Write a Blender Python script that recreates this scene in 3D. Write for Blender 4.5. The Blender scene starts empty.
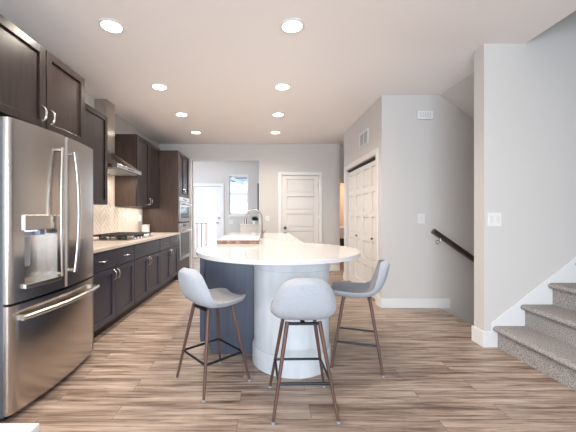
import bpy, bmesh, math, random
from mathutils import Vector, Matrix
random.seed(7)
S = bpy.context.scene
COL = S.collection
PI = math.pi

# ------------------------------------------------------------ camera, world, lights, exposure
H = 1.22
cam = bpy.data.cameras.new('camera'); co = bpy.data.objects.new('camera', cam); COL.objects.link(co)
co.location = (0, 0, H); co.rotation_euler = (PI/2, 0, 0)
cam.sensor_width = 36; cam.lens = 308/576*36; cam.shift_x = 26/576; cam.clip_start = .05
S.camera = co
W = bpy.data.worlds.new('world'); S.world = W; W.use_nodes = True
bg = W.node_tree.nodes['Background']; bg.inputs[0].default_value = (.76, .88, 1, 1); bg.inputs[1].default_value = 3.2
S.view_settings.view_transform = 'Standard'; S.view_settings.look = 'None'
S.view_settings.exposure = 0.47; S.view_settings.gamma = 1; S.view_settings.use_curve_mapping = False

def area(name, loc, rot, sx, sy, power, color):
    l = bpy.data.lights.new(name, 'AREA'); l.shape = 'RECTANGLE'; l.size = sx; l.size_y = sy
    l.energy = power; l.color = color
    o = bpy.data.objects.new(name, l); COL.objects.link(o); o.location = loc; o.rotation_euler = rot
    return o
area('daylight_rear_window', (-.3, -3.3, 1.35), (PI/2, 0, 0), 3.4, 2.1, 200, (.76, .88, 1))
area('daylight_stair_window', (5.2, 2.2, 5.0), (0, 0, 0), 1.6, .6, 4, (.85, .93, 1))  # fill lamp added under the upstairs ceiling, no window there
area('daylight_mudroom', (-2.95, 7.9, 1.6), (0, -PI/2, 0), 1.2, 1.2, 36, (.80, .88, 1))  # fill lamp added beside the solid left wall to brighten the mudroom
area('hall_room_lamp', (2.6, 8.0, 2.3), (0, 0, 0), .4, .4, 22, (1, .78, .6))

for lx, le in ((-1.42, 22), (.255, 10)):       # the lamps of both ceiling rows that are above the camera
    area('near_ceiling_lamp', (lx, 1.35, 2.80), (0, 0, 0), .16, .16, le*.5, (1, .74, .52))

# ------------------------------------------------------------ materials
def mat(name, color, rough=.5, metal=0, spec=.5, **kw):
    m = bpy.data.materials.new(name); m.use_nodes = True
    b = m.node_tree.nodes['Principled BSDF']
    b.inputs['Base Color'].default_value = (*color, 1); b.inputs['Roughness'].default_value = rough
    b.inputs['Metallic'].default_value = metal; b.inputs['Specular IOR Level'].default_value = spec
    for k, v in kw.items(): b.inputs[k.replace('_', ' ')].default_value = v
    return m
def nd(m, t, **kw):
    n = m.node_tree.nodes.new(t)
    for k, v in kw.items(): setattr(n, k, v)
    return n
def coords(m, scale, rot=(0,0,0), out='Object'):
    t = nd(m, 'ShaderNodeTexCoord'); p = nd(m, 'ShaderNodeMapping')
    p.inputs['Scale'].default_value = scale; p.inputs['Rotation'].default_value = rot
    m.node_tree.links.new(t.outputs[out], p.inputs['Vector']); return p.outputs[0]
def ramp(m, fac, stops):
    r = nd(m, 'ShaderNodeValToRGB'); e = r.color_ramp.elements
    while len(e) < len(stops): e.new(.5)
    for el, (p, c) in zip(e, stops): el.position = p; el.color = (*c, 1)
    m.node_tree.links.new(fac, r.inputs[0]); return r.outputs[0]
def noise(m, vec, scale, detail=4, rough=.5):
    n = nd(m, 'ShaderNodeTexNoise'); n.inputs['Scale'].default_value = scale
    n.inputs['Detail'].default_value = detail; n.inputs['Roughness'].default_value = rough
    m.node_tree.links.new(vec, n.inputs['Vector']); return n.outputs[0]
def mixc(m, fac, a, b, mode='MIX'):
    n = nd(m, 'ShaderNodeMix', data_type='RGBA', blend_type=mode)
    for sock, v in ((n.inputs[0], fac), (n.inputs[6], a), (n.inputs[7], b)):
        if isinstance(v, (int, float)): sock.default_value = v
        elif isinstance(v, tuple): sock.default_value = (*v, 1)
        else: m.node_tree.links.new(v, sock)
    return n.outputs[2]
def setc(m, out, inp='Base Color'):
    m.node_tree.links.new(out, m.node_tree.nodes['Principled BSDF'].inputs[inp])
def bump(m, fac, strength, dist=.002):
    n = nd(m, 'ShaderNodeBump'); n.inputs['Strength'].default_value = strength; n.inputs['Distance'].default_value = dist
    m.node_tree.links.new(fac, n.inputs['Height']); setc(m, n.outputs[0], 'Normal')

def plaster(name, c):
    m = mat(name, c, .85, spec=.2); bump(m, noise(m, coords(m, (1,1,1)), 90, 3), .12, .002); return m
M = {}
M['wall'] = plaster('wall_paint', (.60, .57, .545))
M['ceiling'] = plaster('ceiling_paint', (.84, .79, .765))
M['white'] = mat('white_trim', (.74, .73, .72), .4, spec=.4)
M['door'] = mat('door_white', (.70, .665, .635), .45, spec=.4)

# floor: long boards running left to right
m = M['floor'] = mat('wood_plank', (.4, .3, .2), .38, spec=.35)
bt = nd(m, 'ShaderNodeTexBrick'); bt.offset = .37; bt.offset_frequency = 2
bt.inputs['Scale'].default_value = 1; bt.inputs['Brick Width'].default_value = 1.2; bt.inputs['Row Height'].default_value = .15
bt.inputs['Mortar Size'].default_value = .0018; bt.inputs['Bias'].default_value = 0
bt.inputs['Color1'].default_value = (0,0,0,1); bt.inputs['Color2'].default_value = (1,1,1,1); bt.inputs['Mortar'].default_value = (.5,.5,.5,1)
m.node_tree.links.new(coords(m, (1,1,1)), bt.inputs['Vector'])
# the board number shifts the grain
sh = nd(m, 'ShaderNodeVectorMath', operation='MULTIPLY_ADD')
m.node_tree.links.new(bt.outputs['Color'], sh.inputs[0]); sh.inputs[1].default_value = (7, 3, 5)
m.node_tree.links.new(coords(m, (1.3, 21, 1)), sh.inputs[2])
g1 = noise(m, sh.outputs[0], 1.5, 9, .62)
m.node_tree.nodes[-1].inputs['Distortion'].default_value = .35
sh2 = nd(m, 'ShaderNodeVectorMath', operation='MULTIPLY_ADD')
m.node_tree.links.new(bt.outputs['Color'], sh2.inputs[0]); sh2.inputs[1].default_value = (3, 9, 1)
m.node_tree.links.new(coords(m, (.7, 6, 1)), sh2.inputs[2])
g2 = noise(m, sh2.outputs[0], 1.4, 4, .55)
c = ramp(m, g1, [(.35, (.15,.10,.078)), (.45, (.31,.23,.18)), (.54, (.44,.345,.28)), (.68, (.58,.48,.405))])
g3 = noise(m, coords(m, (2.2, 62, 1)), 2.0, 5, .65)
c = mixc(m, .5, c, ramp(m, g3, [(.34, (.40,.35,.32)), (.44, (.90,.88,.87)), (.62, (1,1,1))]), 'MULTIPLY')
g4 = noise(m, coords(m, (1.6, 26, 1)), 2.6, 6, .7)       # sparse dark cracks
c = mixc(m, .75, c, ramp(m, g4, [(.33, (.22,.16,.13)), (.395, (1,1,1)), (.7, (1,1,1))]), 'MULTIPLY')
c = mixc(m, .8, c, ramp(m, g2, [(.36, (.66,.63,.62)), (.5, (.90,.90,.90)), (.62, (1.0,1.0,1.0))]), 'MULTIPLY')
c = mixc(m, .35, c, ramp(m, bt.outputs['Color'], [(0, (.72,.69,.67)), (1, (1,1,1))]), 'MULTIPLY')
c = mixc(m, bt.outputs['Fac'], c, (.17, .125, .10))
setc(m, c); bump(m, g1, .12, .002)

def woody(name, c1, c2, rough=.42):
    m = mat(name, c1, rough, spec=.35)
    g = noise(m, coords(m, (14, 14, 1.2)), 2.5, 6, .6)
    setc(m, ramp(m, g, [(.3, c1), (.7, c2)])); return m
M['espresso'] = woody('espresso_wood', (.017, .012, .011), (.033, .023, .021), .30)
M['side_wood'] = woody('espresso_veneer', (.045, .028, .023), (.078, .050, .040), .45)
M['slate'] = woody('slate_stained_wood', (.042, .040, .054), (.054, .053, .074), .30)  # espresso wood with cool window reflections mixed into its colour
M['island_slate'] = woody('island_slate_wood', (.050, .058, .085), (.064, .075, .108), .33)  # same espresso, bluer: the cool daylight sheen is in the colour
M['walnut'] = woody('walnut_leg', (.075, .038, .029), (.13, .07, .052), .4)
M['darkrail'] = woody('dark_handrail', (.025, .017, .013), (.06, .04, .03), .35)

def steel(name, c, rough, scale):
    m = mat(name, c, rough, 1)
    g = noise(m, coords(m, scale), 1, 3, .5)
    setc(m, ramp(m, g, [(.3, tuple(x*.97 for x in c)), (.7, c)]))
    b_ = m.node_tree.nodes['Principled BSDF']; b_.inputs['Anisotropic'].default_value = .6; b_.inputs['Anisotropic Rotation'].default_value = .0
    tn = nd(m, 'ShaderNodeTangent', direction_type='RADIAL', axis='Z'); m.node_tree.links.new(tn.outputs[0], b_.inputs['Tangent'])
    return m
M['steel'] = steel('brushed_steel', (.56, .52, .485), .22, (300, 300, 3))
M['chrome'] = mat('brushed_nickel', (.70, .67, .63), .22, 1)
M['faucet'] = mat('faucet_nickel', (.28, .25, .22), .3, 1)
M['knob'] = mat('dark_bronze', (.08, .065, .06), .35, .8)
M['darkgrey'] = mat('fridge_side_grey', (.10, .11, .125), .45, .3)
M['black'] = mat('black_iron', (.015, .015, .017), .45)
M['blackglass'] = mat('black_glass', (.02, .022, .028), .08, spec=.8)
M['footbar'] = mat('black_steel_tube', (.02, .028, .035), .35, .6)
M['quartz'] = mat('white_quartz', (.80, .77, .75), .045, spec=.6)
qn = noise(M['quartz'], coords(M['quartz'], (1,1,1)), 60, 4); setc(M['quartz'], ramp(M['quartz'], qn, [(.3, (.62,.595,.58)), (.7, (.68,.66,.645))]))
M['counter'] = mat('cream_quartz', (.66, .58, .52), .18, spec=.5)
M['column'] = mat('white_column_paint', (.74, .76, .78), .5, spec=.3)
cn = noise(M['column'], coords(M['column'], (5,5,1)), 3, 4); setc(M['column'], ramp(M['column'], cn, [(.3, (.54,.57,.60)), (.7, (.62,.65,.68))]))
m = M['fabric'] = mat('grey_stool_fabric', (.36, .38, .42), .95, spec=.1)
fn = noise(m, coords(m, (1,1,1)), 420, 2); setc(m, ramp(m, fn, [(.35, (.29,.305,.335)), (.65, (.48,.495,.53))])); bump(m, fn, .25, .0015)
m = M['carpet'] = mat('speckled_carpet', (.3, .3, .3), 1, spec=.05)
fn = noise(m, coords(m, (1,1,1)), 150, 3, .7); setc(m, ramp(m, fn, [(.34, (.12,.11,.11)), (.45, (.30,.275,.265)), (.55, (.44,.41,.39)), (.68, (.68,.64,.61))])); bump(m, fn, .9, .008)
M['tile'] = mat('glazed_tile', (.72, .66, .61), .22, spec=.5)
M['grout'] = mat('grout', (.38, .335, .30), .9)
M['lens'] = mat('lamp_lens', (1, 1, 1), .5, Emission_Color=(1, .90, .78, 1), Emission_Strength=9)
M['ledblue'] = mat('dispenser_light', (.6, .7, 1), .5, Emission_Color=(.35, .5, 1, 1), Emission_Strength=3)
M['grey_plastic'] = mat('grey_plastic', (.28, .30, .33), .35)
M['board'] = mat('butcher_block_edge', (.4, .25, .15), .4)
bn = noise(M['board'], coords(M['board'], (9, 9, 30)), 2.2, 4); setc(M['board'], ramp(M['board'], bn, [(.38, (.07,.03,.015)), (.5, (.19,.09,.045)), (.66, (.40,.22,.12))]))
M['boardtop'] = mat('pale_board_top', (.80, .70, .66), .22)
M['glass'] = mat('window_glass', (1,1,1), .0, Transmission_Weight=1.0, IOR=1.02)
M['siding'] = mat('neighbour_siding', (.9, .9, .92), .8, Emission_Color=(1,1,1,1), Emission_Strength=0)
M['roof'] = mat('roof_shingle', (.25, .30, .36), .9)
M['redwood'] = woody('redwood_deck', (.42, .24, .20), (.55, .34, .29), .7)
M['leaf'] = mat('leaf', (.03, .10, .05), .6)
M['cream'] = mat('cream_paint', (.62, .58, .54), .6)
M['cream_bright'] = mat('cream_cabinet', (.80, .75, .69), .5)
M['darkvoid'] = mat('vent_dark', (.05, .05, .05), .9)
M['ventgrey'] = mat('vent_grey', (.45, .44, .43), .5)
M['hole'] = mat('pocket_dark', (.05, .045, .04), .9)
M['warmwall'] = plaster('warm_wall', (.62, .48, .38))
M['towel'] = mat('white_towel', (.75, .77, .82), .95)

# ------------------------------------------------------------ helpers
def new(): return bmesh.new()
ID = lambda u, v, n: Vector((u, v, n))
def box(bm, a, b, mp=ID):
    (x0, y0, z0), (x1, y1, z1) = a, b
    v = [bm.verts.new(mp(x, y, z)) for x in (x0, x1) for y in (y0, y1) for z in (z0, z1)]
    for f in ((0,1,3,2), (4,6,7,5), (0,4,5,1), (2,3,7,6), (0,2,6,4), (1,5,7,3)): bm.faces.new([v[i] for i in f])
def prism(bm, pts, d, mp):      # pts 2D outline, extruded from d[0] to d[1] along the third axis of mp
    lo = [bm.verts.new(mp(p[0], p[1], d[0])) for p in pts]; hi = [bm.verts.new(mp(p[0], p[1], d[1])) for p in pts]
    n = len(pts); bm.faces.new(lo[::-1]); bm.faces.new(hi)
    for i in range(n): bm.faces.new([lo[i], lo[(i+1)%n], hi[(i+1)%n], hi[i]])
def tube(bm, pts, r, seg=12, caps=True, sx=1):
    pts = [Vector(p) for p in pts]; rs = r if isinstance(r, (list, tuple)) else [r]*len(pts)
    t0 = (pts[1]-pts[0]).normalized(); up = Vector((0,0,1)) if abs(t0.z) < .9 else Vector((1,0,0))
    a = t0.cross(up).normalized(); rings = []
    for i, p in enumerate(pts):
        t = ((pts[min(i+1, len(pts)-1)]-p).normalized() + (p-pts[max(i-1, 0)]).normalized()).normalized()
        a = (a - t*a.dot(t)).normalized(); b = t.cross(a)
        rings.append([bm.verts.new(p + (a*math.cos(k*2*PI/seg)*sx + b*math.sin(k*2*PI/seg))*rs[i]) for k in range(seg)])
    for r0, r1 in zip(rings, rings[1:]):
        for k in range(seg): bm.faces.new([r0[k], r0[(k+1)%seg], r1[(k+1)%seg], r1[k]])
    if caps: bm.faces.new(rings[0][::-1]); bm.faces.new(rings[-1])
def lathe(bm, prof, c=(0,0,0), seg=32, caps=True):
    rings = []
    for (r, z) in prof:
        rings.append([bm.verts.new((c[0]+r*math.cos(k*2*PI/seg), c[1]+r*math.sin(k*2*PI/seg), c[2]+z)) for k in range(seg)] if r > 1e-6 else [bm.verts.new((c[0], c[1], c[2]+z))])
    for r0, r1 in zip(rings, rings[1:]):
        for k in range(seg):
            q = [r0[k % len(r0)], r0[(k+1) % len(r0)], r1[(k+1) % len(r1)], r1[k % len(r1)]]
            u = []; [u.append(x) for x in q if x not in u]
            if len(u) > 2: bm.faces.new(u)
    if caps and len(rings[0]) > 1: bm.faces.new(rings[0][::-1])
    if caps and len(rings[-1]) > 1: bm.faces.new(rings[-1])
def rootloc(p):
    v = Vector((0,0,0))
    while p: v = v + p.location; p = p.parent
    return v
def obj(name, bm, material, parent=None, bevel=0, smooth=False, local=False, seg=2, label=None):
    bmesh.ops.recalc_face_normals(bm, faces=bm.faces)
    me = bpy.data.meshes.new(name)
    off = Vector((0,0,0))
    if parent is not None and not local: off = rootloc(parent)
    if parent is None:
        xs = [v.co for v in bm.verts]
        off = Vector(((min(v.x for v in xs)+max(v.x for v in xs))/2, (min(v.y for v in xs)+max(v.y for v in xs))/2, min(v.z for v in xs)))
    bmesh.ops.translate(bm, verts=bm.verts, vec=-off)
    bm.to_mesh(me); bm.free(); me.materials.append(M[material] if isinstance(material, str) else material)
    o = bpy.data.objects.new(name, me); COL.objects.link(o)
    if parent is not None: o.parent = parent
    else: o.location = off
    if smooth:
        for f in me.polygons: f.use_smooth = True
        es = o.modifiers.new('split', 'EDGE_SPLIT'); es.split_angle = math.radians(40)
    if bevel:
        b = o.modifiers.new('bevel', 'BEVEL'); b.width = bevel; b.segments = seg; b.limit_method = 'ANGLE'
    if label: o['label'] = label
    return o
def thing(name, label, cat, loc=(0,0,0), rotz=0, group=None):
    o = bpy.data.objects.new(name, None); COL.objects.link(o); o.location = loc; o.rotation_euler = (0,0,rotz)
    o.empty_display_size = .1
    o['label'] = label; o['category'] = cat
    if group: o['group'] = group
    return o
def tag(o, label, cat, group=None):
    o['label'] = label; o['category'] = cat
    if group: o['group'] = group
    return o
def struct(name, bm, material, bevel=0, smooth=False):
    o = obj(name, bm, material, None, bevel, smooth); o['kind'] = 'structure'; return o
def sempty(name, loc):
    o = bpy.data.objects.new(name, None); COL.objects.link(o); o.location = loc; o['kind'] = 'structure'; return o
def dup(root, loc=None, rotz=None, label=None, group=None):
    r = root.copy(); COL.objects.link(r)
    if loc is not None: r.location = loc
    if rotz is not None: r.rotation_euler = (0,0,rotz)
    if label: r['label'] = label
    if group: r['group'] = group
    for ch in list(root.children):
        c = ch.copy(); COL.objects.link(c); c.parent = r
        for g in list(ch.children):
            d = g.copy(); COL.objects.link(d); d.parent = c
    return r
def P(*boxes):
    bm = new()
    for a, b in boxes: box(bm, a, b)
    return bm
# planes of work: u, v in the face, n outwards
def facing_px(X): return lambda u, v, n: Vector((X+n, u, v))     # faces +X: u=Y, v=Z
def facing_nx(X): return lambda u, v, n: Vector((X-n, u, v))
def facing_ny(Y): return lambda u, v, n: Vector((u, Y-n, v))     # faces the camera: u=X
def panelled(bm, mp, u0, u1, v0, v1, th, rects, rec=.010, raised=0):
    """a slab with recessed rectangles; rects sorted bottom to top sharing u range"""
    a, b = rects[0][0], rects[0][1]
    box(bm, (u0, v0, -th), (a, v1, 0), mp); box(bm, (b, v0, -th), (u1, v1, 0), mp)
    prev = v0
    for (_, _, c, d) in rects:
        box(bm, (a, prev, -th), (b, c, 0), mp); prev = d
        box(bm, (a, c, -th), (b, d, -rec), mp)
        if raised:
            g = .022
            box(bm, (a+g, c+g, -th), (b-g, d-g, -rec+raised), mp)
    box(bm, (a, prev, -th), (b, v1, 0), mp)

# ------------------------------------------------------------ the room
XL, YB, C = -2.296, 6.87, 2.825
XC = 1.589            # closet wall
YC = 4.085            # wall that faces the camera beside the closet
YP = 2.869            # stair wall
XE = 2.36             # edge of ceiling and floor at the stairwell
XS = 2.45
struct('floor', P(((-6, -3.4, -.25), (XE-.01, 9.2, 0)), ((XE-.01, -3.4, -.25), (6.6, 3.02, 0)), ((XE-.01, 4.22, -.25), (6.6, 9.2, 0))), 'floor')
struct('ceiling', P(((-4, -3.4, C), (XS, YP, C+.3)), ((XS, -3.4, C), (4.0, 1.75, C+.3)), ((-4, YP, C), (XE, 10, C+.3)), ((XE, YC+.1, C), (6, 10, C+.3))), 'ceiling')
struct('wall_left', P(((XL-.12, -3.4, 0), (XL, YB+.12, C))), 'wall')
ox0, ox1, oz = -1.56, -.067, 2.46
px0, px1, pz = .41, 1.29, 2.15
bm = P(((XL, YB, 0), (ox0, YB+.12, C)), ((ox0, YB, oz), (ox1, YB+.12, C)), ((ox1, YB, 0), (px0, YB+.12, C)),
       ((px0, YB, pz), (px1, YB+.12, C)), ((px1, YB, 0), (1.737, YB+.12, C)))
struct('wall_back', bm, 'wall')
# mudroom beyond the opening
YM = 9.05
dx0, dx1, dz = -2.05, -1.20, 2.10
wx0, wx1, wz0, wz1 = -.965, -.40, 1.27, 2.40
bm = P(((-3.2, YM, 0), (dx0, YM+.14, C)), ((dx0, YM, dz), (dx1, YM+.14, C)), ((dx1, YM, 0), (wx0, YM+.14, C)),
       ((wx0, YM, 0), (wx1, YM+.14, wz0)), ((wx0, YM, wz1), (wx1, YM+.14, C)), ((wx1, YM, 0), (.1, YM+.14, C)))
struct('wall_mudroom_back', bm, 'wall')
struct('wall_mudroom_right', P(((-.067, YB+.12, 0), (.03, YM, C))), 'wall')
struct('wall_mudroom_left', P(((-3.2, YB+.12, 0), (-3.1, YM, C))), 'wall')
# closet wall with its opening
cy0, cy1, cz = 4.27, 5.83, 2.075
bm = P(((XC, YC, 0), (XC+.12, cy0, C)), ((XC, cy0, cz), (XC+.12, cy1, C)), ((XC, cy1, 0), (XC+.12, 5.97, C)))
struct('wall_closet', bm, 'wall')
struct('wall_closet_inner', P(((XC+.75, YC+.12, 0), (XC+.85, 5.97, C)), ((XC+.12, 5.87, 0), (3.4, 5.97, C))), 'wall')
# wall beside the closet that runs on down the stairwell
struct('wall_stairwell', P(((XC+.12, YC, -2.6), (6.0, YC+.12, C)), ), 'wall')
bm = new(); prism(bm, [(XE, C), (6.0, C-.76*(6.0-XE)), (6.0, C-.76*(6.0-XE)+.3), (XE, C+.3)], (YP+.135, YC), lambda u, v, n: Vector((u, n, v)))
struct('ceiling_stairwell_slope', bm, 'wall')
# stair wall with its free end
struct('wall_stairs', P(((2.068, YP, 0), (6.6, YP+.135, C)), ((XS, YP, C), (6.6, YP+.135, 5.3)), ((2.068, YP+.0, -2.6), (6.6, YP+.135, 0))), 'wall')
struct('wall_upstairs', P(((XS-.1, 1.65, C+.3), (XS, YP, 5.3)), ((XS, 1.65, C), (6.6, 1.75, 5.3)), ((3.05, 1.65, 0), (6.6, 1.75, C)), ((6.5, 1.75, 0), (6.6, YP, 5.3))), 'wall')
struct('ceiling_upstairs', P(((XS-.1, 1.65, 5.3), (6.6, YP+.135, 5.4))), 'ceiling')
struct('wall_rear', P(((-2.42, -3.52, 0), (-2.0, -3.4, C)), ((1.4, -3.52, 0), (3.17, -3.4, C)), ((-2.0, -3.52, 2.4), (1.4, -3.4, C)), ((-2.0, -3.52, 0), (1.4, -3.4, .3))), 'wall')  # unseen wall, added round an opening to limit the world light
struct('wall_right', P(((3.05, -3.4, 0), (3.17, 1.65, C))), 'wall')
# stairs down, behind the floor edge
bm = new()
for i in range(11): box(bm, (XE-.01+.26*i, YP+.14, -.6-.19*i), (XE-.01+.26*(i+1), YC-.01, -.19*(i+1)))
struct('floor_stairs_down', bm, 'carpet')
# hall beyond the closet
struct('wall_hall_header', P(((1.737, 7.0, 1.99), (3.4, 7.12, C)), ((2.75, 7.0, 0), (3.4, 7.12, 1.99))), 'cream')
struct('wall_hall_end', P(((.2, 8.6, 0), (3.4, 8.7, C)), ((3.3, 5.97, 0), (3.4, 8.6, C))), 'warmwall')

# trims and baseboards
def bb(name, *bx): return struct(name, P(*bx), 'white', .004)
bb('baseboard_stairwell', ((XC-.0, YC-.014, 0), (2.49, YC-.001, .125)), )
bb('baseboard_closet', ((XC-.014, YC-.014, 0), (XC-.001, cy0-.075, .125)), ((XC-.014, cy1+.075, 0), (XC-.001, 5.985, .125)))
bb('baseboard_back', ((ox1+.005, YB-.014, 0), (px0-.075, YB-.001, .125)), ((px1+.075, YB-.014, 0), (1.737, YB-.001, .125)))
bb('baseboard_stairs', ((2.052, YP-.016, 0), (2.135, YP-.001, .15)), ((2.052, YP-.001, 0), (2.067, YP+.15, .15)), )
bm = new()
sl = .2/.255
prism(bm, [(2.13, 0), (2.13, .225), (2.13+2.6, .225+2.6*sl), (2.13+2.6, 0)], (-.012, -.001), lambda u, v, n: Vector((u, YP+n, v)))
struct('trim_stair_stringer', bm, 'white', .003)
bb('baseboard_mudroom', ((dx1+.07, YM-.014, 0), (-.08, YM-.001, .12)))
bb('baseboard_hall', ((.3, 8.585, 0), (3.2, 8.599, .12)))
# casing round the pantry door
def casing_ny(name, x0, x1, z1, Y, w=.07, t=.018):
    return P(((x0-w, Y-t, 0), (x0, Y-.001, z1+w)), ((x1, Y-t, 0), (x1+w, Y-.001, z1+w)), ((x0, Y-t, z1), (x1, Y-.001, z1+w)))
struct('trim_1', casing_ny('c', px0+.02, px1-.02, pz-.015, YB), 'white', .004)
struct('trim_2', casing_ny('c', dx0, dx1, dz, YM, .08), 'white', .004)
w = .075
bm = P(((XC-.018, cy0-w, 0), (XC-.001, cy0, cz+w)), ((XC-.018, cy1, 0), (XC-.001, cy1+w, cz+w)), ((XC-.018, cy0, cz), (XC-.001, cy1, cz+w)))
struct('trim_3', bm, 'door', .004)
bm = P(((ox0-.03, YB-.006, 0), (ox0-.001, YB-.001, oz+.03)), ((ox1, YB-.004, 0), (ox1+.01, YB-.001, oz)), ((ox0-.001, YB-.004, oz), (ox1, YB-.001, oz+.012)))
struct('trim_4', bm, 'white')

# pantry door, five panels
d = sempty('door_1', (.855, YB+.03, 0))
bm = new(); u0, u1 = .445, 1.265
rects = [(u0+.105, u1-.105, .20+.385*i, .20+.385*i+.30) for i in range(5)]
panelled(bm, facing_ny(YB+.012), u0, u1, .012, 2.125, .035, rects, .020, .012)
obj('door_leaf', bm, 'door', d, .004)
bm = P(((px0+.001, YB+.001, 0), (u0-.003, YB+.119, pz-.001)), ((u1+.003, YB+.001, 0), (px1-.001, YB+.119, pz-.001)), ((u0-.003, YB+.001, 2.13), (u1+.003, YB+.119, pz-.001)))
obj('door_frame', bm, 'white', d)
for z in (.25, 1.2, 1.92): obj('hinge', P(((u1-.012, YB-.004, z-.045), (u1+.012, YB+.011, z+.045))), 'chrome', d)
bm = new(); lathe(bm, [(.0, 0), (.033, 0), (.033, .008), (.012, .012), (.012, .035), (.026, .042), (.030, .055), (.022, .068), (0, .072)], seg=20)
bmesh.ops.transform(bm, matrix=Matrix.Translation((.515, YB+.012, .955)) @ Matrix.Rotation(PI/2, 4, 'X'), verts=bm.verts)
obj('door_knob', bm, 'knob', d, smooth=True)

# exterior glass door
d = sempty('door_2', (-1.62, YM+.05, 0))
gx0, gx1, gz0, gz1 = -1.975, -1.36, .27, 1.95
F = YM+.03
bm = P(((dx0+.005, F, .01), (gx0, F+.045, dz-.01)), ((gx1, F, .01), (dx1-.005, F+.045, dz-.01)), ((gx0, F, .01), (gx1, F+.045, gz0)), ((gx0, F, gz1), (gx1, F+.045, dz-.01)))
obj('door_leaf', bm, 'white', d, .004)
obj('glass_pane', P(((gx0, F+.02, gz0), (gx1, F+.026, gz1))), 'glass', d)
bm = new(); tube(bm, [(-1.27, F-.001, 1.02), (-1.27, F-.05, 1.02), (-1.30, F-.055, 1.02), (-1.37, F-.055, 1.02)], .012, 8)
lathe(bm, [(.03, 0), (.03, .01)], seg=16); 
obj('door_lever', bm, 'faucet', d, smooth=True)
bm = new(); tube(bm, [(-1.27, F-.001, 1.16), (-1.27, F-.025, 1.16)], .03, 16); obj('deadbolt', bm, 'faucet', d, smooth=True)

# closet bifold: four leaves of five panels
d = sempty('door_3', (XC+.05, 5.05, 0))
lw = (cy1-cy0-.02)/4
bifold_x = XC+.045
for i in range(4):
    bm = new(); u0 = cy0+.01+lw*i+.002; u1 = u0+lw-.004
    rects = [(u0+.065, u1-.065, .17+.375*k, .17+.375*k+.285) for k in range(5)]
    panelled(bm, facing_nx(bifold_x), u0, u1, .015, cz-.045, .03, rects, .018, .010)
    lf = obj('door_leaf', bm, 'door', d, .003)
    if i in (0, 3) or True:
        if i in (1, 2):
            yk = (4.545, 5.285)[i-1]
for yk in (4.545, 5.285):
    bm = new(); lathe(bm, [(.011, 0), (.009, .012), (.018, .018), (.018, .026), (.0, .03)], seg=14)
    bmesh.ops.transform(bm, matrix=Matrix.Translation((bifold_x-.0, yk, .885)) @ Matrix.Rotation(-PI/2, 4, 'Y'), verts=bm.verts)
    obj('door_knob', bm, 'knob', d, smooth=True)
obj('door_track', P(((XC+.03, cy0+.001, cz-.03), (XC+.10, cy1-.001, cz-.001))), 'hole', d)

# mudroom window
wn = sempty('window_1', (-.68, YM+.05, wz0))
bm = P(((wx0-.02, YM-.02, wz0-.07), (wx1+.02, YM-.001, wz0)), ((wx0-.0, YM-.018, wz1), (wx1+.0, YM-.001, wz1+.04)))
zm = 1.87
bm2 = new()
for a, b in (((wx0, wz0), (wx0+.04, wz1)), ((wx1-.04, wz0), (wx1, wz1)), ((wx0+.04, wz0), (wx1-.04, wz0+.04)), ((wx0+.04, wz1-.04), (wx1-.04, wz1)), ((wx0+.04, zm-.02), (wx1-.04, zm+.02))):
    box(bm2, (a[0]+.001*(a[0] == wx0), YM+.05, a[1]+.001*(a[1] == wz0)), (b[0]-.001*(b[0] == wx1), YM+.09, b[1]-.001*(b[1] == wz1)))
obj('window_sill', bm, 'white', wn, .003)
obj('window_frame', bm2, 'white', wn, .003)
obj('window_pane', P(((wx0+.04, YM+.066, wz0+.04), (wx1-.04, YM+.070, wz1-.04))), 'glass', wn)
bb('baseboard_left', ((XL+.001, -3.3, 0), (XL+.015, 1.78, .125)))

# ------------------------------------------------------------ outside the mudroom
rl = thing('deck_railing', 'red-brown deck railing seen through the glass back door', 'railing', (-2.0, 10.6, -.2))
obj('top_rail', P(((-3.6, 10.55, .95), (-1.87, 10.65, 1.0))), 'redwood', rl)
obj('bottom_rail', P(((-3.6, 10.57, -.02), (-1.87, 10.63, .03))), 'redwood', rl)
k = 0; x = -3.5
while x < -1.9:
    obj('baluster', P(((x, 10.575, .031), (x+.05, 10.625, .949))), 'redwood', rl); x += .155
tag(obj('deck', P(((-4, 9.2, -.30), (1.2, 10.8, -.20))), 'redwood'), 'timber deck outside the glass back door', 'deck')
nb = thing('neighbouring_house', 'pale neighbouring house with grey roof outside the back window and door', 'house', (-1, 17, -.6))
obj('wall', P(((-12, 16, -.6), (5, 20, 3.2))), 'siding', nb)
obj('gable_wall', P(((-2.3, 15.2, -.6), (3, 15.99, 2.9))), 'siding', nb)
bm = new(); prism(bm, [(-2.6, 3.6), (-.9, 2.9), (-.9, 2.75), (-2.7, 3.45)], (15.0, 15.9), lambda u, v, n: Vector((u, n, v)))
prism(bm, [(-1.6, 3.3), (3.3, 3.3), (3.3, 3.15), (-1.6, 3.15)], (15.0, 15.9), lambda u, v, n: Vector((u, n, v)))
obj('roof', bm, 'roof', nb)
obj('window', P(((-1.5, 15.16, 1.9), (-.5, 15.199, 2.5))), 'ventgrey', nb)
gm = mat('pale_ground', (.55, .55, .5), .9)
struct('ground', P(((-25, 9.3, -.75), (20, 30, -.6))), gm)

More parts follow.
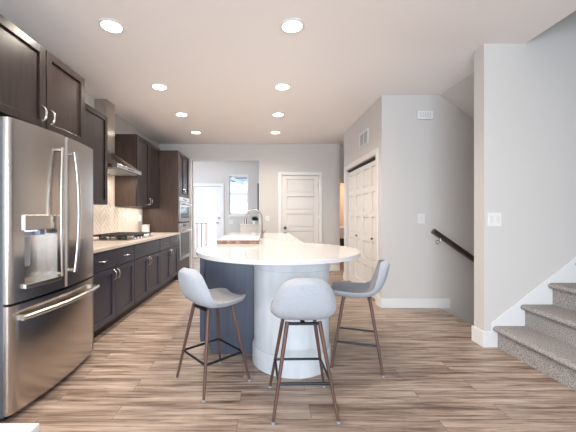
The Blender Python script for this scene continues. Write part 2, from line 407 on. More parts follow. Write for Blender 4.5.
# ------------------------------------------------------------ cabinets
FX = -1.60      # cabinet face
def bow_handle(bm, mp, u, v, vert, L=.11, out=.032, r=.0055):
    n = 8; pts = []
    for i in range(n+1):
        t = i/n; s = (t-.5)*L; o = out*(1-(2*t-1)**4) 
        pts.append(mp(u, v+s, o) if vert else mp(u+s, v, o))
    tube(bm, pts, r, 8, sx=1.6)
def shaker_door(parent, name, mp, u0, u1, v0, v1, material, handle=None, rail=.058):
    bm = new(); panelled(bm, mp, u0, u1, v0, v1, .02, [(u0+rail, u1-rail, v0+rail, v1-rail)], .016)
    o = obj(name, bm, material, parent, .0025)
    if handle:
        hb = new(); bow_handle(hb, mp, handle[0], handle[1], handle[2]); obj('handle', hb, 'chrome', o, smooth=True)
    return o
def slab_drawer(parent, mp, u0, u1, v0, v1, material, handle=True):
    bm = new(); box(bm, (u0, v0, -.02), (u1, v1, 0), mp); o = obj('drawer' if handle else 'false_drawer_front', bm, material, parent, .003)
    if handle:
        hb = new(); bow_handle(hb, mp, (u0+u1)/2, (v0+v1)/2, False); obj('handle', hb, 'chrome', o, smooth=True)
mpB = facing_px(FX)
def base_cabinet(y0, y1, label, mid, drawers):
    t = thing('base_cabinet', label, 'cabinet', (-1.95, (y0+y1)/2, 0), 0, 'base cabinets under the left worktop')
    obj('body', P(((XL+.012, y0+.001, .10), (FX-.0215, y1-.001, .868))), 'black', t)  # carcass coloured black so the door gaps read as shadow lines
    obj('toe_kick', P(((XL+.012, y0+.001, .0), (FX-.075, y1-.001, .099))), 'espresso', t)
    g = .009
    for a, b, hu in ((y0+g, mid-g/2, mid-.04), (mid+g/2, y1-g, mid+.04)):
        shaker_door(t, 'door', mpB, a, b, .112, .662, 'slate', (hu, .585, True))
        if drawers: slab_drawer(t, mpB, a, b, .674, .858, 'slate')
    if not drawers: slab_drawer(t, mpB, y0+g, y1-g, .674, .858, 'slate', False)
base_cabinet(2.80, 3.87, 'dark base cabinet with two drawers beside the refrigerator', 3.36, True)
base_cabinet(3.87, 4.83, 'dark base cabinet with plain drawer front under the gas cooktop', 4.34, False)
base_cabinet(4.83, 5.885, 'dark base cabinet with two drawers beside the tall oven cabinet', 5.38, True)
tag(obj('worktop', P(((XL+.012, 2.78, .87), (-1.572, 5.886, .905))), 'counter', None, .003), 'long cream stone worktop along the left wall holding the cooktop', 'countertop')

def upper_cabinet(y0, y1, z0, z1, xf, label, splits, handles, hv, mt='espresso'):
    t = thing('wall_cabinet', label, 'cabinet', ((XL+xf)/2, (y0+y1)/2, z0), 0, 'upper cabinets on the left wall')
    obj('body', P(((XL+.001, y0+.012, z0+.001), (xf-.023, y1-.012, z1-.001))), 'black', t)  # black carcass paints the shade into the gaps between doors
    for a in (y0+.001, y1-.011): obj('side_panel', P(((XL+.001, a, z0), (xf-.021, a+.010, z1))), 'side_wood', t)
    mp = facing_px(xf); e = [y0]+splits+[y1]
    for i in range(len(e)-1):
        h = (handles[i], hv, True) if handles[i] is not None else None
        shaker_door(t, 'door', mp, e[i]+.006, e[i+1]-.006, z0+.004, z1-.003, mt, h)
    return t
upper_cabinet(1.80, 2.825, 1.862, 2.475, -1.62, 'dark two-door cabinet above the refrigerator', [2.315], [2.27, 2.36], 1.975)
upper_cabinet(2.83, 3.868, 1.36, 2.462, -1.935, 'dark wall cabinet between refrigerator and range hood', [3.33], [None, None], 1.47)
upper_cabinet(4.79, 5.885, 1.372, 2.495, -1.945, 'dark wall cabinet between range hood and tall oven cabinet', [5.335], [5.295, 5.375], 1.47)

# tall oven cabinet
y0, y1 = 5.89, 6.76
t = thing('oven_cabinet', 'tall dark cabinet housing microwave and oven at the far left', 'cabinet', (-1.95, 6.32, 0))
bm = P(((XL+.012, y0, .0), (FX-.001, y0+.02, 2.475)))
obj('side_panel', bm, 'side_wood', t)
obj('side_panel', P(((XL+.012, y1-.02, .0), (FX-.001, y1, 2.475))), 'side_wood', t)
for nm_, a_, b_ in (('lower_box', .1, .345), ('shelf', 1.085, 1.105), ('upper_box', 1.60, 2.475)): obj(nm_, P(((XL+.012, y0+.02, a_), (FX-.022, y1-.02, b_))), 'espresso', t)
obj('toe_kick', P(((XL+.012, y0+.02, 0), (FX-.075, y1-.02, .099))), 'espresso', t)
ym = (y0+y1)/2
shaker_door(t, 'door', mpB, y0+.022, ym-.002, 1.61, 2.465, 'espresso', (ym-.04, 1.71, True))
shaker_door(t, 'door', mpB, ym+.002, y1-.022, 1.61, 2.465, 'espresso', (ym+.04, 1.71, True))
slab_drawer(t, mpB, y0+.022, y1-.022, .11, .335, 'slate')
def builtin(name, label, z0, z1, ctrl):
    o = thing(name, label, name.split('_')[-1] if name != 'microwave' else 'microwave', (-1.9, ym, z0))
    a, b = y0+.024, y1-.024
    obj('body', P(((-2.20, a, z0), (-1.605, b, z1))), 'steel', o)
    obj('control_panel', P(((-1.604, a, z1-ctrl), (-1.585, b, z1))), 'steel', o, .003)
    obj('display', P(((-1.584, ym-.12, z1-ctrl*.75), (-1.582, ym+.12, z1-ctrl*.25))), 'blackglass', o)
    dr = obj('door', P(((-1.604, a, z0), (-1.575, b, z1-ctrl-.006))), 'steel', o, .004)
    obj('window', P(((-1.5745, a+.09, z0+.07), (-1.572, b-.09, z1-ctrl-.10))), 'blackglass', dr)
    bm = new(); zz = z1-ctrl-.05
    tube(bm, [(-1.575, a+.05, zz), (-1.535, a+.05, zz), (-1.53, a+.06, zz), (-1.53, b-.06, zz), (-1.535, b-.05, zz), (-1.575, b-.05, zz)], .011, 8)
    obj('handle', bm, 'chrome', dr, smooth=True)
builtin('microwave', 'stainless built-in microwave above the oven in tall cabinet', 1.108, 1.598, .09)
builtin('wall_oven', 'stainless built-in oven below the microwave in tall cabinet', .348, 1.082, .10)

# backsplash herringbone
by0, by1, bz0, bz1 = 2.80, 5.886, .906, 1.358
def clip(poly, axis, val, keep_less):
    out = []
    for i in range(len(poly)):
        a, b = poly[i], poly[(i+1) % len(poly)]
        ia = (a[axis] <= val) == keep_less; ib = (b[axis] <= val) == keep_less
        if ia: out.append(a)
        if ia != ib:
            s = (val-a[axis])/(b[axis]-a[axis]); out.append((a[0]+(b[0]-a[0])*s, a[1]+(b[1]-a[1])*s))
    return out
def tiles(bm, y0, y1, z0, z1):
    Wt = .062; g = .0035; c45 = math.sqrt(.5)
    def place(p, q, w, h):
        pts = [(p+g, q+g), (p+w-g, q+g), (p+w-g, q+h-g), (p+g, q+h-g)]
        pts = [(a*c45-b*c45+y0, a*c45+b*c45+z0) for a, b in pts]
        for ax, v, l in ((0, y0, False), (0, y1, True), (1, z0, False), (1, z1, True)):
            if len(pts) > 2: pts = clip(pts, ax, v, l)
        if len(pts) > 2 and abs(sum(pts[i][0]*pts[(i+1) % len(pts)][1]-pts[(i+1) % len(pts)][0]*pts[i][1] for i in range(len(pts)))) > 1e-5:
            prism(bm, pts, (0, .004), facing_px(XL+.0065))
    N = 75
    for i in range(-N, N):
        for j in range(-N, N):
            m_ = (i-j) % 6
            x, y = i*Wt, j*Wt
            yy, zz = x*c45-y*c45+y0, x*c45+y*c45+z0
            if yy < y0-.3 or yy > y1+.3 or zz < z0-.3 or zz > z1+.3: continue
            if m_ == 0: place(x, y, 3*Wt, Wt)
    for i in range(-N, N):
        for j in range(-N, N):
            if (i-j) % 6 == 5:
                x, y = i*Wt, j*Wt
                yy, zz = x*c45-y*c45+y0, x*c45+y*c45+z0
                if yy < y0-.3 or yy > y1+.3 or zz < z0-.3 or zz > z1+.3: continue
                place(x, y, Wt, 3*Wt)
bs = sempty('wall_backsplash', (XL, 4.3, bz0))
obj('grout_bed', P(((XL+.001, by0, bz0), (XL+.006, by1, bz1-.001)), ((XL+.001, 3.87, bz1-.001), (XL+.006, 4.785, 2.0))), 'grout', bs)
bm = new(); tiles(bm, by0, by1, bz0, bz1-.002); tiles(bm, 3.865, 4.785, bz1, 2.0)
obj('herringbone_tiles', bm, 'tile', bs)
# hood light and light below the far cabinet
area('under_cabinet_lamp', (-2.12, 5.33, 1.37), (0, 0, 0), .1, .9, 3, (1, .90, .78))
area('hood_lamp', (-2.08, 4.33, 1.82), (0, 0, 0), .2, .4, 5, (1, .85, .68))

# outlets
def plate(name, label, mp, u, v, w, h, cat='outlet', rockers=1):
    o = thing(name, label, cat, mp(u, v, 0))
    bm = new(); box(bm, (u-w/2, v-h/2, .0005), (u+w/2, v+h/2, .007), mp); obj('cover_plate', bm, 'white', o, .002)
    for i in range(rockers):
        uc = u + (i-(rockers-1)/2)*w/rockers
        bm = new(); box(bm, (uc-.017, v-.034, .0072), (uc+.017, v+.034, .011), mp)
        obj('rocker' if cat == 'light switch' else 'socket', bm, 'door', o, .001)
    return o
mpW = facing_px(XL+.011)
plate('wall_outlet', 'white outlet on the tiled backsplash nearer the cooktop', mpW, 5.20, 1.17, .075, .12)
o = plate('wall_outlet', 'white outlet on the tiled backsplash with plug-in adapter', mpW, 5.68, 1.17, .075, .12)
bm = new(); box(bm, (5.65, 1.12, .0115), (5.72, 1.23, .05), mpW); tag(obj('plug_adapter', bm, 'white', None, .006), 'white adapter plugged into the backsplash outlet', 'adapter')
plate('light_switch', 'white switch plate on back wall left of the panelled door', facing_ny(YB), .122, 1.165, .08, .12, 'light switch')
plate('light_switch', 'white switch plate on the wall above the stairwell handrail', facing_ny(YC), 2.11, 1.185, .09, .13, 'light switch')
plate('light_switch', 'white double switch plate on the wall above carpeted stairs', facing_ny(YP), 2.163, 1.188, .125, .125, 'light switch', 2)
plate('light_switch', 'small white switch plate under the mudroom window', facing_ny(YM), -.91, 1.045, .12, .11, 'light switch', 2)

# ------------------------------------------------------------ refrigerator
FY0, FY1 = 1.803, 2.715; FYM = 2.259
def fx(y): return -1.482 + .045*(1-((y-FYM)/.456)**2)
fr = thing('refrigerator', 'stainless steel french-door refrigerator with bottom freezer drawer', 'refrigerator', (-1.85, 2.25, 0))
obj('cabinet_body', P(((-2.27, 1.806, .03), (-1.519, 2.70, 1.785))), 'darkgrey', fr, .005)
obj('foot_grille', P(((-2.2, 1.83, .0), (-1.53, 2.67, .029))), 'black', fr)
obj('hinge_cover', P(((-1.72, 1.82, 1.786), (-1.53, 1.90, 1.81))), 'darkgrey', fr, .006)
obj('hinge_cover', P(((-1.72, 2.60, 1.786), (-1.53, 2.68, 1.81))), 'darkgrey', fr, .006)
def curved(name, ya, yb, za, zb, hole=None, xb=-1.516):
    bm = new(); n = 14
    ys = [ya+(yb-ya)*i/n for i in range(n+1)]; zs = [za, zb]
    if hole:
        ys = sorted(set([y for y in ys if abs(y-hole[0]) > .008 and abs(y-hole[1]) > .008]+[hole[0], hole[1]])); zs = [za, hole[2], hole[3], zb]
    V = {}
    r = .012
    def X(y):
        e = min(y-ya, yb-y); return fx(y) - (max(0, r-e) if e < r else 0)
    ys = sorted(set(ys+[ya+.004, ya+.012, yb-.012, yb-.004]))
    fv = [[bm.verts.new((X(y), y, z)) for z in zs] for y in ys]
    bv = [[bm.verts.new((xb, y, z)) for z in zs] for y in ys]
    ny, nz = len(ys), len(zs)
    for i in range(ny-1):
        for j in range(nz-1):
            inh = hole and hole[0]-1e-6 <= ys[i] and ys[i+1] <= hole[1]+1e-6 and j == 1
            if not inh: bm.faces.new([fv[i][j], fv[i+1][j], fv[i+1][j+1], fv[i][j+1]])
            bm.faces.new([bv[i][j], bv[i][j+1], bv[i+1][j+1], bv[i+1][j]])
            if j == 0: bm.faces.new([fv[i][0], bv[i][0], bv[i+1][0], fv[i+1][0]])
            if j == nz-2: bm.faces.new([fv[i][-1], fv[i+1][-1], bv[i+1][-1], bv[i][-1]])
    for j in range(nz-1):
        bm.faces.new([fv[0][j], fv[0][j+1], bv[0][j+1], bv[0][j]]); bm.faces.new([fv[-1][j], bv[-1][j], bv[-1][j+1], fv[-1][j+1]])
    if hole:
        # walls of the recess
        hi = [i for i, y in enumerate(ys) if hole[0]-1e-6 <= y <= hole[1]+1e-6]
        xi = -1.512
        top = [bm.verts.new((xi, ys[i], hole[3])) for i in hi]; bot = [bm.verts.new((xi, ys[i], hole[2])) for i in hi]
        for k in range(len(hi)-1):
            bm.faces.new([fv[hi[k]][2], fv[hi[k+1]][2], top[k+1], top[k]]); bm.faces.new([fv[hi[k]][1], bot[k], bot[k+1], fv[hi[k+1]][1]])
            bm.faces.new([bot[k], top[k], top[k+1], bot[k+1]])
        bm.faces.new([fv[hi[0]][1], fv[hi[0]][2], top[0], bot[0]]); bm.faces.new([fv[hi[-1]][1], bot[-1], top[-1], fv[hi[-1]][2]])
    o = obj(name, bm, 'steel', fr, smooth=True); return o
hole = (1.90, 2.165, .80, 1.13)
dl = curved('door', FY0, FYM-.004, .70, 1.802, hole)
drr = curved('door', FYM+.004, FY1, .70, 1.802)
fz = curved('freezer_drawer', FY0, FY1, .045, .685)
obj('door_gasket', P(((-1.5155, FY0+.01, .686), (-1.50, FY1-.01, .699))), 'black', fr)
# dispenser
dp = obj('dispenser_panel', (lambda bm: (prism(bm, [(fx(1.885)+.016, 1.885), (fx(2.03)+.022, 2.03), (fx(2.18)+.016, 2.18), (fx(2.18)+.001, 2.18), (fx(2.03)+.001, 2.03), (fx(1.885)+.001, 1.885)], (1.131, 1.228), lambda u, v, n: Vector((u, v, n))), bm)[1])(new()), 'steel', dl, .003)
obj('drip_tray', (lambda bm: (prism(bm, [(fx(1.885)+.022, 1.885), (fx(2.03)+.03, 2.03), (fx(2.18)+.022, 2.18), (fx(2.18)+.001, 2.18), (fx(2.03)+.001, 2.03), (fx(1.885)+.001, 1.885)], (.772, .80), lambda u, v, n: Vector((u, v, n))), bm)[1])(new()), 'chrome', dl, .003)
obj('dispenser_paddle', P(((-1.511, 1.93, .90), (-1.49, 1.985, 1.09))), 'grey_plastic', dl, .008)
obj('dispenser_nozzle', P(((-1.511, 2.04, 1.095), (-1.47, 2.09, 1.129))), 'grey_plastic', dl, .006)
obj('dispenser_light', P(((-1.511, 1.96, 1.122), (-1.48, 2.03, 1.129))), 'ledblue', dl)
# handles
def vert_handle(parent, y, tilt):
    bm = new(); pts = []
    n = 14
    for i in range(n+1):
        t = i/n; z = .80+.90*t; o = .034+.014*(1-(2*t-1)**2)
        pts.append((fx(y)+o, y+tilt*(1-(2*t-1)**2), z))
    tube(bm, pts, .011, 12, sx=1.7)
    for z in (.815, 1.685): tube(bm, [(fx(y)+.0005, y, z), (fx(y)+.034, y, z)], .012, 10)
    obj('handle', bm, 'chrome', parent, smooth=True)
vert_handle(dl, 2.175, -.03); vert_handle(drr, 2.318, .03)
bm = new(); n = 14; pts = [(fx(FY0+.03+.834*i/n)+.05+.012*(1-(2*i/n-1)**2), FY0+.03+.834*i/n, .612) for i in range(n+1)]
tube(bm, pts, .017, 12)
for y in (FY0+.05, FY1-.05): box(bm, (fx(y)+.0008, y-.014, .598), (fx(y)+.05, y+.014, .626))
obj('handle', bm, 'chrome', fz, smooth=True)

# ------------------------------------------------------------ range hood
hd = thing('range_hood', 'stainless chimney range hood above the gas cooktop', 'range hood', (-2.1, 4.325, 1.80))
obj('chimney', P(((XL+.001, 4.21, 2.13), (-2.125, 4.45, C-.002))), 'steel', hd, .003)
bm = new()
hx0, hx1, ha, hb_ = XL+.012, -1.84, 3.92, 4.70
lo = [(hx0, ha), (hx1, ha), (hx1, hb_), (hx0, hb_)]; up_ = [(hx0, 4.205), (-2.12, 4.205), (-2.12, 4.455), (hx0, 4.455)]
nst = 8; rings = []
for i in range(nst+1):
    t_ = i/nst; k = 1-(1-t_)**1.35; z = 1.893+(2.13-1.893)*t_
    k = t_**.85
    rings.append([bm.verts.new((a[0]+(b[0]-a[0])*k, a[1]+(b[1]-a[1])*k, z)) for a, b in zip(lo, up_)])
for r0, r1 in zip(rings, rings[1:]):
    for q in range(4): bm.faces.new([r0[q], r0[(q+1) % 4], r1[(q+1) % 4], r1[q]])
bm.faces.new(rings[0][::-1]); bm.faces.new(rings[-1])
obj('canopy', bm, 'steel', hd)
rim = obj('rim', P(((hx0, ha, 1.84), (hx1, hb_, 1.892))), 'chrome', hd, .004)
obj('filter', P(((hx0+.05, ha+.05, 1.83), (hx1-.05, hb_-.05, 1.839))), 'grey_plastic', hd)
for y in (4.25, 4.30, 4.35, 4.40): obj('button', P(((hx1+.0005, y, 1.86), (hx1+.006, y+.02, 1.873))), 'black', rim)

# ------------------------------------------------------------ cooktop
ck = thing('gas_cooktop', 'stainless gas cooktop with black cast-iron grates', 'cooktop', (-1.93, 4.31, .905))
c0, c1 = 3.87, 4.76
obj('tray', P(((-2.21, c0, .9055), (-1.67, c1, .920))), 'steel', ck, .004)
for (bx, by, r) in ((-2.08, 4.03, .04), (-1.83, 4.03, .045), (-1.97, 4.315, .055), (-2.08, 4.60, .04), (-1.83, 4.60, .045)):
    bm = new(); lathe(bm, [(r*1.3, 0), (r*1.3, .006), (r, .010), (r, .020), (r*.8, .024), (0, .025)], (bx, by, .9205), 20)
    obj('burner', bm, 'black', ck, smooth=True)
for i in range(3):
    a = c0+.025+i*.282; b = a+.275; bm = new()
    z0, z1 = .958, .974
    for x in (-2.20, -2.04, -1.87, -1.715): box(bm, (x-.006, a, z0), (x+.006, b, z1))
    for y in (a, a+.09, a+.18, b-.012): box(bm, (-2.206, y, z0-.0005), (-1.709, y+.012, z1-.0005))
    for x in (-2.195, -1.72):
        for y in (a+.006, b-.006): box(bm, (x-.008, y-.006, .9205), (x+.008, y+.006, z0))
    obj('grate', bm, 'black', ck)
for i in range(5):
    bm = new(); lathe(bm, [(.018, 0), (.016, .018), (0, .018)], (-1.69, 4.10+i*.105, .9205), 14); obj('knob', bm, 'chrome', ck, smooth=True)
t = thing('canister', 'white square canister on worktop against the tall oven cabinet', 'canister', (-2.16, 5.75, .905))
obj('container', P(((-2.225, 5.69, .9055), (-2.115, 5.80, 1.045))), 'white', t, .008); obj('lid', P(((-2.228, 5.687, 1.0455), (-2.112, 5.803, 1.06))), 'white', t, .004)

# ------------------------------------------------------------ island
IC = (.148, 2.94); IR = .757; IT = .905
def arc(cx, cy, r, a0, a1, n): return [(cx+r*math.cos(a0+(a1-a0)*i/n), cy+r*math.sin(a0+(a1-a0)*i/n)) for i in range(n+1)]
xr, xl, yend = .49, -.575, 5.82
ar = math.acos((xr-IC[0])/IR); al = math.acos((xl-IC[0])/IR)
sx0, sx1, sy0, sy1 = -.50, -.10, 4.28, 4.80
isl = thing('kitchen_island', 'kitchen island base with dark slate panels and a white round column', 'island', (0, 4.0, 0))
outer = arc(IC[0], IC[1], IR, al, 2*PI+ar, 72)      # goes round the near side
outer = outer + [(xr, yend), (xl, yend)]
bm = new()
def slab_with_hole(z):
    vo = [bm.verts.new((x, y, z)) for x, y in outer]; vh = [bm.verts.new(p+(z,)) for p in ((sx0, sy0), (sx1, sy0), (sx1, sy1), (sx0, sy1))]
    eo = [bm.edges.new((vo[i], vo[(i+1) % len(vo)])) for i in range(len(vo))]; eh = [bm.edges.new((vh[i], vh[(i+1) % 4])) for i in range(4)]
    r = bmesh.ops.triangle_fill(bm, edges=eo+eh, use_beauty=True, use_dissolve=False)
    return vo, vh
lo_, lh = slab_with_hole(IT-.035); ho, hh = slab_with_hole(IT)
for A, B in ((lo_, ho), (lh, hh)):
    for i in range(len(A)): bm.faces.new([A[i], A[(i+1) % len(A)], B[(i+1) % len(B)], B[i]])
ctop = tag(obj('island_countertop', bm, 'quartz', None, .006, seg=3), 'white quartz island top with a large round end and undermount sink', 'countertop')
# body: dark box
bx0, bx1, by0_, by1_ = -.54, .43, 2.72, 5.75
bz = IT-.0365
bm = P(((bx0+.09, by0_+.02, 0), (bx1, by1_, .69)), ((bx0, by0_+.02, .11), (bx0+.09, by1_, .69)), ((bx0, by0_+.02, .69), (bx1, sy0-.01, bz)), ((bx0, sy1+.01, .69), (bx1, by1_, bz)), ((bx0, sy0-.01, .69), (bx0+.02, sy1+.01, bz)), ((sx1+.02, sy0-.01, .69), (bx1, sy1+.01, bz)))
# cut away behind the column is inside it, so the box may stay whole
for f in list(bm.faces): pass
obj('body', bm, 'island_slate', isl)
bm = new(); prism(bm, [(bx0-.001, .115), (bx0+.105, .115), (bx0+.105, 0), (-.06, 0), (-.06, bz), (bx0-.001, bz)], (0, .019), facing_ny(by0_+.0195))
obj('end_panel', bm, 'island_slate', isl, .003)
obj('corner_post', P(((bx0-.003, by0_-.012, .115), (bx0+.035, by0_-.0005, bz))), 'island_slate', isl, .002)
mpI = facing_nx(bx0-.022); ys = [2.78, 3.30, 3.76, 4.22, 4.90, 5.30, 5.74]
for i in range(6):
    shaker_door(isl, 'door', mpI, ys[i]+.003, ys[i+1]-.003, .12, .66 if i != 0 else .66, 'island_slate', (ys[i+1]-.05, .60, True))
    slab_drawer(isl, mpI, ys[i]+.003, ys[i+1]-.003, .67, .86, 'island_slate', i != 3)
CC = (.25, 2.64)
bm = new(); lathe(bm, [(.332, 0), (.332, .138), (.328, .146), (.318, .150), (.318, .79), (.325, .795), (.325, bz-.001)], CC+(0,), 96)
obj('column', bm, 'column', isl, smooth=True)
# sink
bm = new(); box(bm, (sx0+.001, sy0+.001, .70), (sx1-.001, sy1-.001, .712))
for a, b in (((sx0+.001, sy0+.001), (sx0+.012, sy1-.001)), ((sx1-.012, sy0+.001), (sx1-.001, sy1-.001)), ((sx0+.012, sy0+.001), (sx1-.012, sy0+.012)), ((sx0+.012, sy1-.012), (sx1-.012, sy1-.001))):
    box(bm, (a[0], a[1], .712), (b[0], b[1], IT+.002))
obj('sink_basin', bm, 'white', ctop, .003)

fa = thing('faucet', 'brushed nickel gooseneck pull-down faucet on the island', 'faucet', (0, 4.52, IT))
bm = new(); tube(bm, [(.0, 4.52, IT+.001), (0, 4.52, IT+.26)]+[(-.118+.118*math.cos(a*PI/12), 4.52, IT+.26+.15*math.sin(a*PI/12)) for a in range(1, 12)]+[(-.238, 4.52, IT+.27)], .0135, 12)
obj('spout', bm, 'faucet', fa, smooth=True)
bm = new(); tube(bm, [(-.238, 4.52, IT+.275), (-.243, 4.52, IT+.20)], [.017, .021], 12); obj('spray_head', bm, 'faucet', fa, smooth=True)
bm = new(); lathe(bm, [(.03, 0), (.028, .012), (.02, .016), (.02, .10), (.0145, .11)], (0, 4.52, IT+.0008), 20); obj('base', bm, 'faucet', fa, smooth=True)
bm = new(); tube(bm, [(.018, 4.52, IT+.07), (.04, 4.50, IT+.085), (.05, 4.43, IT+.11)], .007, 8); obj('lever', bm, 'faucet', fa, smooth=True)

cb = thing('cutting_board', 'thick wooden cutting board on the island in front of the sink', 'cutting board', (-.27, 3.8, IT))
obj('block', P(((-.508, 3.47, IT+.0008), (-.034, 4.20, IT+.040))), 'board', cb, .003)
obj('top_face', P(((-.509, 3.469, IT+.0405), (-.032, 4.202, IT+.047))), 'boardtop', cb, .003)

# ------------------------------------------------------------ stools
def make_stool(label, loc, rot):
    t = thing('counter_stool', label, 'stool', loc, rot, 'counter stools round the island')
    # shell: local +y is the way the sitter faces
    prof = [(.212, .604, .105), (.202, .608, .145), (.17, .609, .176), (.11, .606, .194), (.04, .602, .202), (-.04, .603, .205), (-.10, .614, .204),
            (-.140, .640, .202), (-.166, .675, .198), (-.184, .715, .190), (-.199, .755, .177), (-.208, .797, .156), (-.216, .828, .128), (-.221, .847, .088), (-.224, .856, .05)]
    nu = 14; bm = new(); top = []; bot = []
    n = len(prof)
    for i, (y, z, w) in enumerate(prof):
        y0, z0, _ = prof[max(i-1, 0)]; y1, z1, _ = prof[min(i+1, n-1)]
        tn = Vector((0, y1-y0, z1-z0)).normalized(); nm = Vector((0, tn.z, -tn.y))    # outwards: under / behind
        nm = -nm
        ra, rb = [], []
        back = min(1, max(0, (i-5)/4))
        for k in range(nu+1):
            s = -1+2*k/nu
            lift = .022*(abs(s)**2.6)*(1-.4*back); fwd = .042*(abs(s)**2.4)*back
            p = Vector((s*w, y+fwd, z+lift*(1-back)))
            th = .036*(1-abs(s)**5)**.5*(1 if 0 < i < n-1 else .35) + .005
            if i < 5: th *= .95+.25*(i/5)
            if i == n-1: p.z += .008*(1-s*s)
            ra.append(bm.verts.new(p)); rb.append(bm.verts.new(p + nm*th))
        top.append(ra); bot.append(rb)
    for i in range(n-1):
        for k in range(nu):
            bm.faces.new([top[i][k], top[i][k+1], top[i+1][k+1], top[i+1][k]]); bm.faces.new([bot[i][k], bot[i+1][k], bot[i+1][k+1], bot[i][k+1]])
        bm.faces.new([top[i][0], top[i+1][0], bot[i+1][0], bot[i][0]]); bm.faces.new([top[i][nu], bot[i][nu], bot[i+1][nu], top[i+1][nu]])
    for k in range(nu):
        bm.faces.new([top[0][k], bot[0][k], bot[0][k+1], top[0][k+1]]); bm.faces.new([top[-1][k], top[-1][k+1], bot[-1][k+1], bot[-1][k]])
    s = obj('seat_shell', bm, 'fabric', t, local=True)
    for f in s.data.polygons: f.use_smooth = True
    sd = s.modifiers.new('sub', 'SUBSURF'); sd.levels = 2; sd.render_levels = 2
    # mount below the seat
    bm = new(); box(bm, (-.105, .085, 0.548), (.105, .11, 0.560)); box(bm, (-.105, -.11, 0.548), (.105, -.085, 0.560)); box(bm, (-.0125, -.085, 0.548), (.0125, .085, 0.560)); 
    obj('seat_mount', bm, 'footbar', t, local=True)
    tp, ft = .10, .192; z1, zf = .566, .0
    foots = {}
    for sx in (-1, 1):
        for sy in (-1, 1):
            a = Vector((sx*tp, sy*tp, z1)); b = Vector((sx*ft, sy*ft, .012))
            bm = new(); tube(bm, [a, b], [.0135, .0095], 12)
            l = obj('leg', bm, 'walnut', t, local=True, smooth=True)
            bm = new(); tube(bm, [b, Vector((sx*ft*1.003, sy*ft*1.003, 0))], [.0115, .012], 12); obj('foot_cap', bm, 'grey_plastic', l, local=True, smooth=True)
            def at(z): return a.lerp(b, (z1-z)/(z1-.012))
            foots[(sx, sy)] = at(.215)
    for p, q in (((-1,-1), (1,-1)), ((1,-1), (1,1)), ((1,1), (-1,1)), ((-1,1), (-1,-1))):
        bm = new(); tube(bm, [foots[p], foots[q]], .0085, 10); obj('footrest_bar', bm, 'footbar', t, local=True, smooth=True)
    return t
st = make_stool('grey fabric counter stool nearest the camera, turned back towards us', (.254, 2.005, 0), 0.02)
dup(st, (-.366, 2.295, 0), -PI/4-.06, 'grey fabric counter stool left of the white column beside dark panel')
dup(st, (.79, 2.575, 0), math.radians(73), 'grey fabric counter stool on the right side of the island')

# ------------------------------------------------------------ carpeted stairs
st2 = thing('carpeted_staircase', 'speckled grey carpeted stairs rising to the right', 'stairs', (3.0, 2.35, 0))
for i in range(13):
    x0 = 2.185+.255*i; zt = .20*(i+1)
    pts = [(x0, .0 if i == 0 else zt-.21), (x0, zt-.055)]
    pts += [(x0-.006, zt-.053)] + [(x0-.010-.034*math.sin(a), zt-.026-.026*math.cos(a)) for a in [PI*k/8 for k in range(1, 8)]] + [(x0-.01, zt)]
    e = x0+.255+.03 if i < 12 else x0+.4
    pts += [(e, zt), (e, .0 if i == 0 else zt-.21)]
    bm = new(); prism(bm, pts, (1.80, YP-.0125), lambda u, v, n: Vector((u, n, v)))
    obj('step', bm, 'carpet', st2, smooth=True)

# ------------------------------------------------------------ handrail
hr = thing('handrail', 'dark wooden handrail sloping down the stairwell wall', 'handrail', (2.27, YC-.08, 1.0))
bm = new()
ax = Vector((1, 0, -.70)).normalized()
prism(bm, [(-.03, -.024), (.03, -.024), (.034, .0), (.028, .028), (.012, .036), (-.012, .036), (-.028, .028), (-.034, 0)], (0, 2.6), lambda u, v, n: Vector((2.222, YC-.085+u, 1.023)) + ax*n + Vector((.57, 0, .82))*v)
obj('rail', bm, 'darkrail', hr, .003)
for s in (.12, 1.3):
    p = Vector((2.222, YC-.085, 1.023)) + ax*s + Vector((0, 0, -.03))
    bm = new(); tube(bm, [p, p+Vector((0, 0, -.03)), p+Vector((0, .04, -.05)), p+Vector((0, .0845, -.05))], .008, 8)
    tube(bm, [p+Vector((0, .078, -.05)), p+Vector((0, .0845, -.05))], .026, 14)
    obj('bracket', bm, 'chrome', hr, smooth=True)

# ------------------------------------------------------------ small wall fittings
t = thing('door_chime', 'white louvred chime box high on the wall facing the camera', 'chime box', (2.15, YC, 2.49))
obj('cover', P(((2.046, YC-.04, 2.495), (2.25, YC-.001, 2.602))), 'white', t, .006)
for i in range(7): obj('slot', P(((2.075+i*.022, YC-.042, 2.515), (2.081+i*.022, YC-.0401, 2.582))), 'ventgrey', t)
t = thing('air_vent', 'white return air grille above the closet doors', 'vent', (XC, 4.79, 2.31))
ya, yb, za, zb = 4.59, 4.99, 2.305, 2.535
mpv = facing_nx(XC)
bm = new()
for a, b in (((ya, za), (yb, za+.02)), ((ya, zb-.02), (yb, zb)), ((ya, za+.02), (ya+.022, zb-.02)), ((yb-.022, za+.02), (yb, zb-.02)), (((ya+yb)/2-.008, za+.02), ((ya+yb)/2+.008, zb-.02))):
    box(bm, (a[0], a[1], .001), (b[0], b[1], .014), mpv)
obj('frame', bm, 'white', t)
bm = new(); box(bm, (ya+.02, za+.018, .0005), (yb-.02, zb-.018, .003), mpv); obj('backing', bm, 'darkvoid', t)
bm = new(); y = ya+.03
while y < yb-.03:
    box(bm, (y, za+.02, .003), (y+.008, zb-.02, .011), mpv); y += .019
obj('louvres', bm, 'ventgrey', t)
names = ['nearest the camera', 'second from the camera', 'third from the camera', 'farthest from the camera']
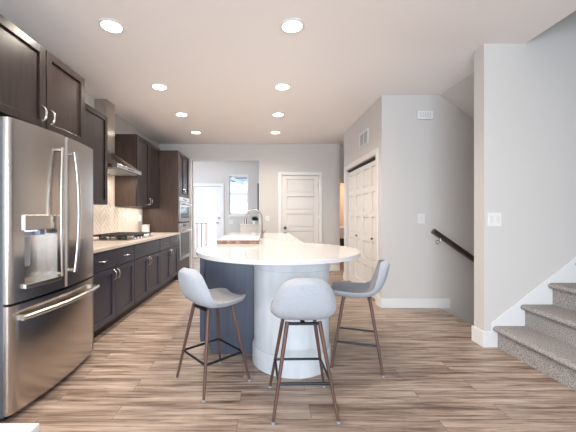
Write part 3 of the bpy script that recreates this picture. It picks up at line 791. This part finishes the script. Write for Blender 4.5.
def ceiling_light(x, y, label):
    t = thing('recessed_light', label, 'ceiling light', (x, y, C), 0, 'recessed ceiling lights')
    bm = new(); lathe(bm, [(.082, -.001), (.104, -.001), (.104, -.006), (.096, -.009), (.082, -.009), (.082, -.001)], (x, y, C), 32, False)
    o = obj('trim_ring', bm, 'white', t, smooth=True)
    bm = new(); lathe(bm, [(0, -.0012), (.080, -.0012), (.080, -.005), (0, -.006)], (x, y, C), 32); obj('lens', bm, 'lens', t)
    l = bpy.data.lights.new('lamp', 'SPOT'); l.energy = 60; l.spot_size = math.radians(150); l.spot_blend = .8; l.shadow_soft_size = .08; l.color = (1, .89, .77)
    lo = bpy.data.objects.new('lamp', l); COL.objects.link(lo); lo.parent = t; lo.location = (0, 0, -.03)
for i, y in enumerate((2.6, 3.82, 4.86, 5.9)):
    ceiling_light(-1.27, y, 'round recessed light in the left row, ' + names[i])
    ceiling_light(.255, y, 'round recessed light in the row above the island, ' + names[i])

# ------------------------------------------------------------ mudroom and hall things
t = thing('storage_cabinet', 'low cream cabinet in the mudroom under a potted plant', 'cabinet', (-.31, 8.2, 0))
obj('body', P(((-.56, 8.0, .05), (-.085, 8.5, .98))), 'cream_bright', t, .004); obj('top', P(((-.575, 7.98, .981), (-.08, 8.51, 1.0))), 'cream_bright', t, .004); obj('base', P(((-.54, 8.02, 0), (-.09, 8.48, .049))), 'cream_bright', t)
t = thing('potted_plant', 'small green plant in a white pot on cream mudroom cabinet', 'plant', (-.19, 8.2, 1.0))
bm = new(); lathe(bm, [(.05, 0), (.07, .10), (.062, .10), (.05, .08)], (-.19, 8.2, 1.001), 20); obj('pot', bm, 'white', t, smooth=True)
bm = new(); rr = random.Random(3)
for i in range(60):
    a = rr.uniform(0, 2*PI); e = rr.uniform(.1, 1.3); L = rr.uniform(.08, .16)
    dvec = Vector((math.cos(a)*math.cos(e), math.sin(a)*math.cos(e), math.sin(e))); sd_ = dvec.cross(Vector((0,0,1))).normalized()*.026
    p = Vector((-.19, 8.2, 1.085)) + dvec*.015; q = p+dvec*L; mdl = p+dvec*L*.55
    nn = sd_.cross(dvec).normalized()*.003
    v = [bm.verts.new(x) for x in (p, mdl+sd_-nn, q, mdl-sd_-nn, mdl+nn)]
    bm.faces.new((v[0], v[1], v[4])); bm.faces.new((v[1], v[2], v[4])); bm.faces.new((v[2], v[3], v[4])); bm.faces.new((v[3], v[0], v[4]))
obj('foliage', bm, 'leaf', t)
t = thing('picture_frame', 'dark-framed picture hung edge-on on the mudroom side wall', 'picture', (-.08, 7.4, 1.3))
obj('frame', P(((-.105, 7.15, 1.30), (-.068, 7.75, 1.98))), 'espresso', t, .003); obj('picture', P(((-.107, 7.20, 1.35), (-.1052, 7.70, 1.93))), 'ventgrey', t)
t = thing('laundry_bin', 'white cloth bin with a black base in the hall beyond the closet', 'bin', (2.22, 8.35, 0))
obj('liner', P(((2.05, 8.2, .62), (2.55, 8.5, .93))), 'towel', t, .02); obj('base', P(((2.06, 8.21, 0), (2.54, 8.49, .619))), 'black', t, .01)

# low white table corner at the bottom left
t = thing('side_table', 'corner of a low white tabletop in the near left foreground', 'table', (-1.15, .85, 0))
obj('tabletop', P(((-1.55, .55, .43), (-.815, 1.13, .462))), 'white', t, .004)
for x in (-1.52, -.87):
    for y in (.58, 1.075): obj('leg', P(((x, y, 0), (x+.035, y+.035, .4295))), 'white', t, .003)
